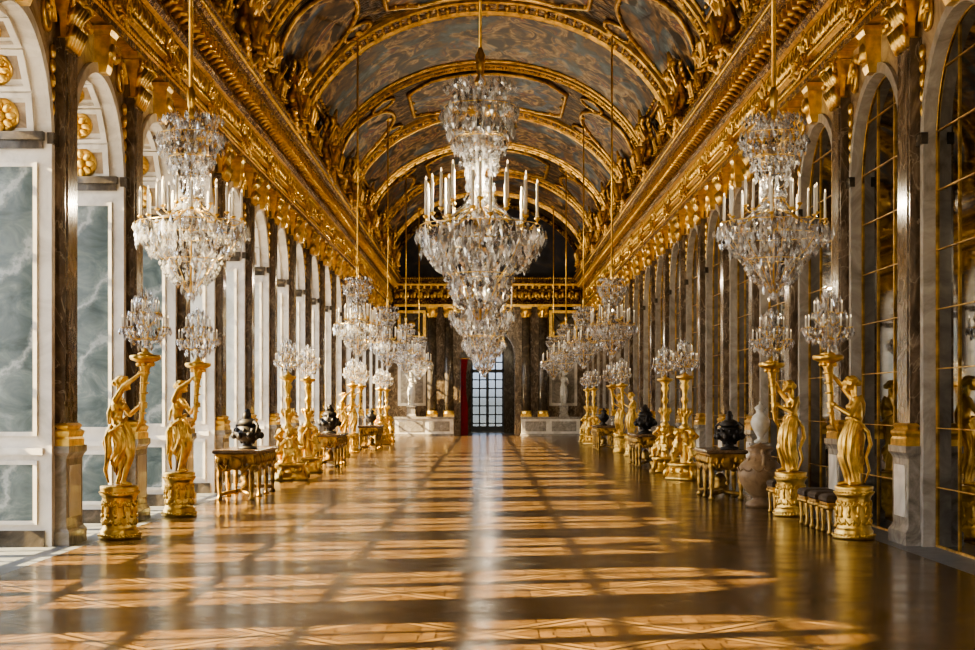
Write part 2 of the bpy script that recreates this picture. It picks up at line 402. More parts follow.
for i,k in enumerate(range(K0,17)):
    w=mk('window_%d'%(i+1),wg,(-6.44,by(k),0)); tag(w,'tall arched white-framed window with small panes','window','structure',)
    p=mk('glass',wp,(-.01,0,0),w)
mg=grid_mesh(HW,ZI,.010,3,.019,.72,.0,1.2).mesh('mirror_grid',[GOLDD]); mp_=pane_mesh(HW,ZI).mesh('mirror_pane',[M_MIRROR])
for k in range(-2,17):
    e=mk('wall_mirror',mp_,(WX+.12,by(k),0)); tag(e,'arched mirror with gilt grid of small panes','mirror',None,'arched mirrors along the wall')
    mk('mirror_grid',mg,(-.011,0,0),e)

# ------------------------------------------------------------------ pilasters
def pil_parts():
    P={}
    m=MB(); m.rect([(.03,0),(.03,.16),(0,.2),(-.015,.24),(-.015,1.06),(.0,1.1),(.03,1.14),(.03,1.22)],.085,.38,0)
    m.box(.065,.085,-.25,.25,.34,.98,1); P['pedestal']=m.mesh('pedestal',[M_GREY,M_WHITE])
    m=MB(); m.rect([(.03,1.22),(.03,1.30),(.01,1.33),(.03,1.37),(.03,1.40),(-.01,1.43),(.01,1.47),(-.02,1.5)],.07,.32,0); P['pilaster_base']=m.mesh('pilaster_base',[GOLD])
    m=MB(); m.box(-.115,.03,-.28,.28,1.5,6.25,0); m.box(.03,.045,-.20,.20,1.7,6.1,1); P['shaft']=m.mesh('shaft',[M_BROWN,M_BROWN])
    m=MB(); m.rect([(-.02,6.22),(.0,6.26),(-.03,6.28),(-.02,6.5),(.03,6.7),(.05,6.8)],.065,.28,0)
    m.rect([(.02,6.8),(.03,6.83),(.03,6.9)],.085,.40,0)
    for row,(zz,h,n,out) in enumerate(((6.05,.36,5,.05),(6.32,.36,4,.09))):
        for i in range(n):
            y=-.28+.56*(i+.5)/n if row==0 else -.25+.50*(i+.5)/n
            m.tube([(.04,y,zz+.1),(.08,y,zz+h*.6),(.10+out,y,zz+h),(.09+out,y,zz+h-.07)],[.04,.055,.045,.01],6,0,flat=1)
    for q in(-1,1):
        pts=[]
        for i in range(14):
            a=i/13*3*pi; r=.11*(1-i/17); pts.append((.13+r*cos(a)*.5,q*.32+r*cos(a)*q,6.70+r*sin(a)))
        m.tube(pts,.028,5)
    m.ell((.14,0,6.76),(.06,.08,.09))
    P['capital']=m.mesh('capital',[GOLD]); return P
PP=pil_parts()
def pil(k,side):
    e=mk('pilaster',None,(side*(WX-.118),py(k),0),None,0 if side<0 else pi)
    tag(e,'brown veined marble pilaster with gilt base and capital','pilaster',None,'marble pilasters between the arches')
    for n,me in PP.items(): mk(n,me,(0,0,0),e)
for side in(-1,1):
    for k in range(0,17): pil(k,side)

# ------------------------------------------------------------------ entablature
def entab(side,name):
    m=MB(); W=WX
    prof=[(W,6.9),(5.16,6.9),(5.16,7.02),(5.13,7.04),(5.13,7.18),(5.07,7.24),(5.16,7.3),(5.16,7.74),(5.10,7.78),(5.04,7.86),(5.02,8.1),(4.72,8.12),(4.72,8.22),(4.66,8.28),(4.60,8.38),(4.60,8.42),(5.3,8.44)]
    mats=[0,1,0,1,0,0,3,0,1,1,1,1,1,1,0,2]
    ya,yb=-.5,YE
    for i in range(len(prof)-1):
        a,b=prof[i],prof[i+1]
        m.add([(side*a[0],ya,a[1]),(side*b[0],ya,b[1]),(side*b[0],yb,b[1]),(side*a[0],yb,a[1])],[(0,1,2,3)],mats[i])
    y=12.; idx=0
    while y<YE-.2:
        M=Matrix.Translation((side*5.02,y,7.9))
        s=-side
        m.box(0,s*.26,-.05,.05,.08,.21,0,M); m.tube([(s*.02,0,-.0),(s*.14,0,.06),(s*.24,0,.05)],[.05,.05,.04],6,0,True,M)
        m.ell((side*5.15,y+.18,7.54),(.05,.06,.15),8,0); m.ell((side*5.15,y+.10,7.47),(.05,.05,.09),6,0); m.ell((side*5.15,y+.26,7.47),(.05,.05,.09),6,0)
        m.tube([(side*5.14,y-.12,7.36),(side*5.11,y-.03,7.5),(side*5.11,y-.02,7.64),(side*5.13,y-.10,7.68)],[.03,.045,.035,.015],5,0)
        for j in range(3):
            m.ell((side*4.65,y+j*.12,8.31),(.035,.045,.045),6,0)
            m.ell((side*5.08,y+j*.12,7.26),(.03,.045,.04),6,0)
            m.box(side*4.80,side*4.90,y+j*.12-.03,y+j*.12+.03,8.05,8.12,0)
            m.ell((side*5.13,y+j*.12,7.10),(.02,.04,.045),6,0)
        yy=y; m.tube([(side*4.68,yy,8.40),(side*4.66,yy,8.47),(side*(4.62),yy,8.52)],[.05,.05,.03],5,0)
        y+=.36; idx+=1
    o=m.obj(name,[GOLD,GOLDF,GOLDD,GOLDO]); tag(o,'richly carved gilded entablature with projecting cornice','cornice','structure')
entab(-1,'trim_101'); entab(1,'trim_102')

# ------------------------------------------------------------------ vault
VA,VB,VZ=5.26,4.14,8.38
def vp(t,y,off=0): return (-(VA-off)*cos(t),y,VZ+(VB-off)*sin(t))
m=MB(); n=90; vs=[]; NY=20
for j in range(NY+1):
    y=-3.1+(YE+3.4)*j/NY
    for i in range(n+1): vs.append(vp(pi*i/n,y))
fs=[(j*(n+1)+i,j*(n+1)+i+1,(j+1)*(n+1)+i+1,(j+1)*(n+1)+i) for j in range(NY) for i in range(n)]
m.add(vs,fs,0,True)
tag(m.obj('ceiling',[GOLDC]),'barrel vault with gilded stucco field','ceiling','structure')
def vault_strip(m,yc,sec,mats,t0=0,t1=pi,n=56):
    for k in range(len(sec)-1):
        a,b=sec[k],sec[k+1]; vs=[]
        for i in range(n+1):
            t=t0+(t1-t0)*i/n; vs.append(vp(t,yc+a[0],a[1])); vs.append(vp(t,yc+b[0],b[1]))
        m.add(vs,[(2*i,2*i+1,2*i+3,2*i+2) for i in range(n)],mats[k],False)
ribs=[py(k) for k in (2,4,6,8,10,12,14,16)]
for i,y in enumerate(ribs):
    m=MB()
    if i%2==0:
        sec=[(-.60,0),(-.60,.10),(-.55,.14),(-.48,.07),(.48,.07),(.55,.14),(.60,.10),(.60,0)]
    else:
        sec=[(-.30,0),(-.30,.08),(-.26,.12),(-.22,.06),(.22,.06),(.26,.12),(.30,.08),(.30,0)]
    vault_strip(m,y,sec,[0,0,0,1,0,0,0])
    for j in range(1,60):
        t=pi*j/60; p=vp(t,y,.09)
        m.ell(p,(.05,.15,.05) if j%2 else (.08,.08,.08),6,2)
        if i%2==0:
            for s_ in(-1,1): m.ell(vp(t,y+s_*.33,.08),(.05,.06,.05),6,0)
    o=m.obj('trim_%d'%(110+i),[GOLDM,GOLDO,GOLDM if i%2==0 else GOLDD]); tag(o,'gilded transverse arch band of the vault','ceiling arch','structure')
def patch(name,cy,ct,outline,mat,lab,fr_r=.07,grid=None):
    m=MB(); n=len(outline)
    if grid:
        ht,hy=grid; NT=40;NYY=6; vs=[vp(ct-ht+2*ht*i/NT,cy-hy+2*hy*j/NYY,.04) for j in range(NYY+1) for i in range(NT+1)]
        m.add(vs,[(j*(NT+1)+i,j*(NT+1)+i+1,(j+1)*(NT+1)+i+1,(j+1)*(NT+1)+i) for j in range(NYY) for i in range(NT)],0,True)
    else:
        R=14; vs=[vp(ct,cy,.04)]
        for k in range(1,R+1):
            for (t,y) in outline: vs.append(vp(ct+(t-ct)*k/R,cy+(y-cy)*k/R,.04))
        fs=[(0,1+i,1+(i+1)%n) for i in range(n)]
        for k in range(R-1):
            for i in range(n):
                a=1+k*n+i;b=1+k*n+(i+1)%n; fs.append((a,b,b+n,a+n))
        m.add(vs,fs,0,False)
    fr=MB(); pts=[vp(t,y,.06) for t,y in outline]; pts.append(pts[0]); pts.append(pts[1])
    fr.tube(pts,fr_r,6)
    for j in range(0,n,2): fr.ell(vp(ct+(outline[j][0]-ct)*.965,cy+(outline[j][1]-cy)*.965,.07),(.055,.075,.055),5)
    o=m.obj(name,[mat]); tag(o,lab,'painting')
    fr.obj('frame',[GOLDM],(0,0,0),o)
mats3=[M_P2,M_P3,M_P1]
D2=pi/180
def poly(key,ns=6):
    o=[]
    for a,b in zip(key,key[1:]+key[:1]):
        for s_ in range(ns): o.append((a[0]+(b[0]-a[0])*s_/ns,a[1]+(b[1]-a[1])*s_/ns))
    return o
for i in range(1,len(ribs)):
    cy=(ribs[i-1]+ribs[i])/2
    ct=pi/2
    if i%2==0:
        hy=2.6; ht=30*D2; c=.7
        patch('ceiling_painting',cy,ct,poly([(ct-ht,cy-hy*c),(ct-ht,cy+hy*c),(ct-ht*c,cy+hy),(ct+ht*c,cy+hy),(ct+ht,cy+hy*c),(ct+ht,cy-hy*c),(ct+ht*c,cy-hy),(ct-ht*c,cy-hy)],5),mats3[i%3],'octagonal vault painting in a gilded frame')
        for q in(-1,1):
            ct2=pi/2+q*57*D2
            ov=[(ct2+19*D2*cos(a),cy+2.5*sin(a)) for a in [2*pi*j/32 for j in range(32)]]
            patch('ceiling_painting',cy,ct2,ov,mats3[(i+q)%3],'oval vault painting in a gilded frame')
            for s_ in(-1,1):
                ov=[(pi/2+q*41*D2+5*D2*cos(a),cy+s_*2.35+.5*sin(a)) for a in [2*pi*j/20 for j in range(20)]]
                patch('ceiling_painting',cy+s_*2.35,pi/2+q*41*D2,ov,mats3[(i+q+1)%3],'small round vault medallion in a gilded frame',.05)
    else:
        hy=2.85; ht=66*D2
        patch('ceiling_painting',cy,ct,poly([(ct-ht,cy-hy),(ct-ht,cy+hy),(ct+ht,cy+hy),(ct+ht,cy-hy)],24),mats3[i%3],'wide arched vault painting spanning the ceiling',.06,(ht,hy))
for i in range(1,len(ribs)):
    m=MB(); cy=(ribs[i-1]+ribs[i])/2
    for q in(-1,1):
        t=pi/2+q*78*D2; N_=24
        m.tube([vp(t,cy-3.0+6.0*j/N_,.05) for j in range(N_+1)],.06,5)
    o=m.obj('trim_%d'%(130+i),[GOLDD]); tag(o,'gilded moulding along the vault','ceiling moulding','structure')

# end lunette + end wall
m=MB(); vs=[vp(pi*i/40,YE-.02) for i in range(41)]; m.add(vs,[tuple(range(41))],0)
m.tube([vp(pi*i/40,YE-.05,.12) for i in range(41)],.15,6,1)
tag(m.obj('wall_end_upper',[M_LUN,GOLDO]),'dark painted lunette above the end wall','wall','structure')
m=MB()
aw=1.45; az=4.3
ins=[(-aw,0),(-aw,az)]+[(-aw*cos(a),az+aw*sin(a)) for a in [pi*i/20 for i in range(1,20)]]+[(aw,az),(aw,0)]
outs=[(-WX,0),(-WX,az)]
for i in range(1,20):
    a=pi*i/20; t=min(WX/max(abs(cos(a)),1e-6),(ZT-az)/sin(a)); outs.append((-t*cos(a),az+t*sin(a)))
outs+=[(WX,az),(WX,0)]; n=len(ins)
m.add([(p[0],YE,p[1]) for p in ins]+[(p[0],YE,p[1]) for p in outs],[(i,i+1,n+i+1,n+i) for i in range(n-1)],5)
m.add([(-WX,YE,az),(-WX,YE,ZT),(-3,YE,ZT)],[(0,1,2)],5); m.add([(WX,YE,az),(WX,YE,ZT),(3,YE,ZT)],[(0,1,2)],5)
m.add([(p[0],YE,p[1]) for p in ins]+[(p[0],YE+.7,p[1]) for p in ins],[(i,i+1,n+i+1,n+i) for i in range(n-1)],5)
for (z0,z1,d,mt) in((6.9,7.02,.22,2),(7.04,7.25,.25,7),(7.25,7.8,.2,3),(7.8,8.0,.35,7),(8.0,8.1,.5,2),(8.12,8.25,.6,7),(8.27,8.44,.75,7)):
    m.box(-5.0,5.0,YE-d,YE,z0,z1,mt)
x=-4.8
while x<4.9:
    m.box(x-.05,x+.05,YE-.56,YE-.3,7.84,8.02,2); m.ell((x+.18,YE-.2,7.52),(.08,.04,.16),8,2); m.ell((x+.02,YE-.2,7.45),(.07,.03,.09),6,2)
    for j in range(3): m.ell((x+j*.12,YE-.76,8.36),(.045,.03,.045),6,2)
    x+=.36
for q in(-1,1):
    m.box(q*1.75,q*4.95,YE-1.0,YE,0,.12,4); m.box(q*1.8,q*4.9,YE-.95,YE,.12,.9,1); m.box(q*1.75,q*4.95,YE-1.0,YE,.9,1.02,4)
    m.box(q*2.0,q*3.1,YE-.97,YE-.95,.25,.78,4); m.box(q*3.4,q*4.7,YE-.97,YE-.95,.25,.78,4)
    m.box(q*3.3,q*4.8,YE-.03,YE,1.6,4.9,1); m.box(q*3.45,q*4.65,YE-.05,YE-.03,1.75,4.75,4)
    m.box(q*3.3,q*4.8,YE-.08,YE,5.2,6.7,2); m.box(q*3.45,q*4.65,YE-.1,YE-.08,5.35,6.55,6)
    for j in range(-3,4):
        L=(1.2-abs(j)*.33)*.70
        if L<=.15: continue
        for sg in(-1,1):
            M=Matrix.Translation((q*4.05+j*.165,YE-.11,5.95-sg*j*.165))@Matrix.Rotation(sg*pi/4,4,'Y'); m.box(-L,L,-.02,.02,-.035,.035,2,M)
    m.ell((q*4.05,YE-.14,5.95),(.2,.06,.2),10,2)
    m.box(q*1.62,q*3.25,YE-.02,YE,1.4,6.7,8)
tag(m.obj('wall_end',[M_WALL,M_WHITE,GOLD,GOLDO,M_GREY,M_BROWN,M_DARK,GOLDF,M_BROWN]),'marble end wall with central archway and gilt lattice panels','wall','structure')
cm={}
m=MB(); m.rect([(.02,1.02),(.02,1.16)],.26,.26,0); m.lathe([(.3,1.16),(.31,1.2),(.27,1.25),(.29,1.29),(.25,1.34)],20); cm['column_base']=m.mesh('column_base',[GOLD])
m=MB(); m.lathe([(.25,1.34),(.25,3),(.215,6.3)],20); cm['shaft']=m.mesh('column_shaft',[M_DARK])
m=MB(); m.lathe([(.21,6.28),(.2,6.35),(.22,6.55),(.3,6.75)],16,flute=.08); m.rect([(0,6.75),(.03,6.9)],.28,.28)
for j in range(8):
    a=2*pi*j/8; m.tube([(.2*cos(a),.2*sin(a),6.34),(.24*cos(a),.24*sin(a),6.5),(.32*cos(a),.32*sin(a),6.55)],[.05,.05,.02],5)
cm['capital']=m.mesh('column_capital',[GOLD])
for x in(-2.95,-2.05,2.05,2.95):
    e=mk('column',None,(x,YE-.55,0)); tag(e,'dark marble column with gilt base and capital','column',None,'columns flanking the end archway')
    for nme,me in cm.items(): mk(nme,me,(0,0,0),e)

# salon beyond
m=MB()
ya,yb=YE+.7,YE+10
m.add([(-4,ya,0),(-4,yb,0),(-4,yb,8),(-4,ya,8)],[(0,1,2,3)]); m.add([(4,ya,0),(4,yb,0),(4,yb,8),(4,ya,8)],[(0,1,2,3)])
m.add([(-4,ya,8),(4,ya,8),(4,yb,8),(-4,yb,8)],[(0,1,2,3)],1)
m.box(-4,-1.0,yb,yb+.2,0,8); m.box(1.0,4,yb,yb+.2,0,8); m.box(-1,1,yb,yb+.2,5.3,8)
m.box(-4,-1.45,ya-.0,ya+.02,0,8); m.box(1.45,4,ya,ya+.02,0,8); m.box(-1.45,1.45,ya,ya+.02,5.75,8)
for q in(-1,1):
    m.box(q*1.0,q*1.1,yb-.06,yb,0,5.5,3); m.box(q*1.5,q*3.7,yb-.05,yb,1.2,5,3)
tag(m.obj('wall_salon',[M_BROWN,M_LUN,GOLD,M_BROWN]),'marble walls of the small room past the archway','wall','structure')
m=MB()
for i in range(5): x=-.96+1.92*i/4; w=.08 if i in(0,2,4) else .04; m.box(x-w,x+w,yb+.05,yb+.13,0,5.3)
for i in range(11): z=5.25*i/10; w=.10 if i in(0,7,10) else .035; m.box(-1,1,yb+.05,yb+.13,max(z-w,0),z+w)
m.box(-1,1,yb+.06,yb+.12,0,.35)
o=m.obj('door_1',[simple('door_frame',(.08,.09,.11),.4)]); tag(o,'tall glazed double door with small panes','door','structure')
g=MB(); g.add([(-1,yb+.09,.35),(1,yb+.09,.35),(1,yb+.09,5.3),(-1,yb+.09,5.3)],[(0,1,2,3)]); g.obj('glass',[M_DGLASS],(0,0,0),o)
m=MB(); vs=[];NX=30
for j in range(9):
    z=4.1*(1-j/8); w=.38*(1-.3*sin(pi*min(j/5,1)))
    for i in range(NX+1):
        u=i/NX; vs.append((-1.42+w*u,YE-.20+.05*sin(u*22),z+.01))
m.add(vs,[(j*(NX+1)+i,j*(NX+1)+i+1,(j+1)*(NX+1)+i+1,(j+1)*(NX+1)+i) for j in range(8) for i in range(NX)],0,True)
e=m.obj('curtain',[M_RED]); tag(e,'red velvet curtain hanging in the archway','curtain')
r=MB(); r.tube([(-1.5,YE-.2,4.12),(-.95,YE-.2,4.12)],.03); r.obj('curtain_rod',[GOLD],(0,0,0),e)

# ------------------------------------------------------------------ gilded statue torchere
def statue_meshes():
    P={}
    m=MB()
    m.lathe([(.27,0),(.27,.05),(.245,.07),(.25,.1),(.225,.13),(.215,.16),(.215,.52),(.225,.55),(.25,.58),(.235,.61),(.245,.64),(.245,.68),(.2,.685)],36)
    for i in range(12):
        a=2*pi*i/12; b=a+2*pi/24
        m.ell((.218*cos(a),.218*sin(a),.38),(.02,.02,.06),8); m.ell((.218*cos(a),.218*sin(a),.30),(.026,.026,.03),8)
        m.ell((.218*cos(b),.218*sin(b),.22),(.018,.018,.04),8); m.ell((.218*cos(b),.218*sin(b),.45),(.016,.016,.03),8)
        pts=[(.22*cos(a+2*pi/12*j/6),.22*sin(a+2*pi/12*j/6),.49-.07*sin(pi*j/6)) for j in range(7)]
        m.tube(pts,.012,5)
        pts=[(.22*cos(a+2*pi/12*j/6),.22*sin(a+2*pi/12*j/6),.18+.05*sin(pi*j/6)) for j in range(7)]
        m.tube(pts,.011,5)
        for j in range(3): m.ell((.262*cos(a+j*.17),.262*sin(a+j*.17),.05),(.02,.02,.018),6); m.ell((.248*cos(a+j*.17),.248*sin(a+j*.17),.60),(.014,.014,.014),6)
    P['pedestal']=m.mesh('pedestal',[GOLD])
    m=MB()
    c=m.cap
    c((0,.06,1.36),(.06,.08,1.04),.080,.052); c((.06,.08,1.04),(-.04,.09,.74),.050,.030); c((-.045,.09,.72),(.07,.11,.705),.032,.022)
    c((.02,-.06,1.36),(.15,-.085,1.06),.080,.050); c((.15,-.085,1.06),(.07,-.09,.74),.048,.029); c((.06,-.09,.72),(.17,-.1,.705),.032,.022)
    m.ell((.0,0,1.4),(.098,.122,.11)); c((0,0,1.42),(-.035,0,1.57),.088,.07); m.ell((-.04,0,1.57),(.072,.09,.09))
    c((-.035,0,1.58),(-.02,0,1.73),.076,.09); m.ell((-.02,0,1.72),(.082,.12,.11)); m.ell((-.02,0,1.79),(.06,.135,.05))
    m.ell((.054,.05,1.70),(.042,.044,.044)); m.ell((.054,-.05,1.70),(.042,.044,.044))
    c((-.01,0,1.82),(.02,0,1.92),.038,.034)
    R=Matrix.Rotation(-.2,4,'Y')
    H=Matrix.Translation((.045,0,2.0))@R
    def he(p,r,n=10): m.ell(H@Vector(p),r,n,0,R)
    he((0,0,.01),(.082,.066,.096),16); he((.03,0,-.05),(.052,.045,.048)); he((.090,0,-.005),(.022,.011,.028)); he((.078,0,.030),(.02,.047,.012))
    he((.077,.0,-.045),(.014,.022,.008)); he((.076,.0,-.06),(.012,.018,.008)); he((.068,0,-.082),(.02,.02,.017))
    for q in(-1,1):
        he((.072,q*.028,.012),(.012,.014,.009)); he((-.0,q*.066,0),(.018,.01,.028)); he((.052,q*.034,-.03),(.02,.018,.02))
    he((-.02,0,.04),(.085,.074,.075),16); he((-.10,0,.03),(.045,.045,.045))
    for i in range(11):
        a=-pi*.75+1.5*pi*i/10; he((-.01+.072*cos(a),.074*sin(a),.057+.015*sin(i*2.3)),(.024,.022,.022),8)
    for q in(-1,1): c(H@Vector((-.06,q*.05,-.03)),H@Vector((-.09,q*.07,-.17)),.02,.011,8)
    c((-.02,-.125,1.79),(.10,-.19,1.96),.046,.036); c((.10,-.19,1.96),(.25,-.075,2.10),.035,.024)
    c((-.02,.125,1.79),(.09,.19,1.60),.046,.036); c((.09,.19,1.60),(.24,.07,1.70),.035,.024)
    for (w,q) in(((.25,-.07,2.11),-1),((.24,.065,1.71),1)):
        w=Vector(w); m.ell(w+Vector((.03,0,.02)),(.036,.02,.03))
        for f in range(4):
            z=.045-.022*f; b=w+Vector((.055,q*.0,z)); 
            k1=b+Vector((.04,-q*.004,0)); k2=k1+Vector((.012,-q*.035,0)); k3=k2+Vector((-.02,-q*.022,0))
            c(b,k1,.011,.0105,6); c(k1,k2,.0105,.0095,6); c(k2,k3,.0095,.008,6)
        c(w+Vector((.01,0,.035)),w+Vector((.015,-q*.05,.05)),.011,.009,6)
    P['figure']=remesh(m,.0080,'figure',GOLD,2)
    m=MB(); vs=[];NA=120;NZ=30
    for j in range(NZ+1):
        u=j/NZ; z=1.48-.64*u
        cx=-.02+.085*sin(pi*min(u*1.1,1)); rx=.098+.038*sin(pi*min(u*1.3,1))-.012*u; ry=.118+.036*sin(pi*min(u*1.2,1))-.008*u
        for i in range(NA):
            a=2*pi*i/NA
            tri=abs(((11*a/(2*pi)+.9*u+.3*sin(2*a))%1)*2-1)*2-1
            f=1+(.05+.11*u)*tri+.03*cos(23*a-6*u)
            sl=.10*cos(a-.6)*(1-u)*.9+ (.18*cos(a+2.4))*u
            vs.append((cx+rx*f*cos(a),ry*f*sin(a),z+sl))
    m.add(vs,[(j*NA+i,j*NA+(i+1)%NA,(j+1)*NA+(i+1)%NA,(j+1)*NA+i) for j in range(NZ) for i in range(NA)],0,True)
    m.tube([(-.02+.103*cos(a),.125*sin(a),1.47+.09*cos(a-.6)) for a in [2*pi*i/24 for i in range(25)]],[.024+.010*cos(i*2.1) for i in range(25)],8)
    m.tube([(-.1,-.11,1.48),(-.12,-.05,1.62),(-.105,.04,1.74),(-.06,.10,1.84),(.02,.11,1.80)],[.022,.036,.036,.03,.01],8,flat=.5)
    m.tube([(-.08,.05,1.48),(-.16,.08,1.38),(-.20,.06,1.22),(-.15,.02,1.05),(-.19,.03,.88),(-.14,.0,.72)],[.045,.06,.065,.05,.045,.02],8,flat=.45)
    m.tube([(-.08,-.06,1.46),(-.13,-.10,1.30),(-.11,-.12,1.12),(-.15,-.11,.95)],[.035,.05,.045,.015],8,flat=.45)
    P['drapery']=m.mesh('drapery',[GOLD])
    m=MB()
    m.tube([(.22,-.0,1.38),(.28,0,1.5),(.30,0,1.7),(.305,0,1.9),(.32,0,2.08),(.33,0,2.2),(.335,0,2.28)],[.012,.03,.037,.04,.048,.065,.10],14)
    for j in range(5):
        z=1.62+j*.13; M=Matrix.Translation((.30+.008*j,0,z)); m.lathe([(.038+.004*j,-.012),(.055+.004*j,0),(.038+.004*j,.012)],12,0,True,M)
    for j in range(8):
        a=2*pi*j/8; m.ell((.335+.09*cos(a),.09*sin(a),2.25),(.035,.035,.03),8)
    P['torch_stem']=m.mesh('torch_stem',[GOLD])
    m=MB(); m.lathe([(.06,2.27),(.13,2.285),(.19,2.31),(.2,2.335),(.2,2.36),(.185,2.37)],24,0,True,Matrix.Translation((.335,0,0)))
    P['tray']=m.mesh('tray',[GOLD])
    return P
SM=statue_meshes()
def putti_meshes():
    P={}
    m=MB(); m.lathe([(.42,0),(.42,.06),(.37,.09),(.36,.14),(.33,.16),(.33,.30),(.36,.33),(.36,.38),(.3,.39)],3*8,0,True,None,.10,3)
    for i in range(9):
        a=2*pi*i/9; m.ell((.33*cos(a),.33*sin(a),.23),(.05,.05,.06),8)
    for i in range(3):
        a=2*pi*i/3; m.tube([(.34*cos(a),.34*sin(a),.30),(.44*cos(a),.44*sin(a),.18),(.46*cos(a),.46*sin(a),.03)],[.05,.06,.05],7)
    P['pedestal']=m.mesh('putti_pedestal',[GOLD])
    m=MB()
    for i in range(3):
        R=Matrix.Rotation(2*pi*i/3+.5,4,'Z')
        def T(x,y,z): return R@Vector((x,y,z))
        def c(a,b,ra,rb): m.cap(T(*a),T(*b),ra,rb,10)
        m.ell(T(.20,0,.66),(.105,.105,.115)); c((.20,0,.68),(.17,0,.88),.10,.085); m.ell(T(.165,0,.91),(.09,.09,.06))
        c((.17,0,.93),(.18,0,.99),.045,.045); m.ell(T(.19,0,1.07),(.088,.088,.095)); m.ell(T(.17,0,1.11),(.092,.092,.07)); m.ell(T(.275,0,1.06),(.02,.02,.02),8)
        for q in(-1,1):
            for j in range(3): m.ell(T(.15-.05*j,q*.07,1.12),(.035,.035,.03),8)
        c((.22,.06,.63),(.33,.10,.58),.07,.055); c((.33,.10,.58),(.30,.12,.42),.052,.035); c((.30,.12,.41),(.38,.13,.405),.03,.022)
        c((.20,-.06,.62),(.24,-.11,.50),.07,.05); c((.24,-.11,.50),(.20,-.14,.41),.048,.033); c((.2,-.14,.41),(.29,-.16,.405),.03,.022)
        c((.17,.08,.91),(.24,.17,.98),.042,.035); c((.24,.17,.98),(.10,.12,1.12),.034,.025)
        c((.17,-.08,.91),(.22,-.18,.80),.042,.035); c((.22,-.18,.80),(.08,-.16,.86),.034,.025)
        for j in range(6): c((.24+.01*j,-.12+.04*j,.70),(.30,-.10+.04*j,.56+.03*sin(j*2)),.035,.028)
    m.cap((0,0,.38),(0,0,1.2),.11,.07,14)
    P['figures']=remesh(m,.012,'putti',GOLD,1)
    m=MB(); m.lathe([(.09,1.1),(.12,1.2),(.07,1.26),(.06,1.32),(.09,1.42),(.11,1.5),(.07,1.58),(.05,1.64),(.05,1.74),(.085,1.80),(.085,1.84),(.05,1.9),(.06,2.02),(.10,2.12),(.07,2.2),(.12,2.28)],16,0,True,None,.06,8)
    for j in range(6):
        a=2*pi*j/6; m.tube([(.08*cos(a),.08*sin(a),1.45),(.15*cos(a),.15*sin(a),1.55),(.13*cos(a),.13*sin(a),1.63)],[.03,.03,.015],6)
    P['torch_stem']=m.mesh('putti_stem',[GOLD])
    m=MB(); m.lathe([(.06,2.27),(.13,2.285),(.19,2.31),(.2,2.335),(.2,2.36),(.185,2.37)],24); P['tray']=m.mesh('putti_tray',[GOLD])
    return P
PM=putti_meshes()

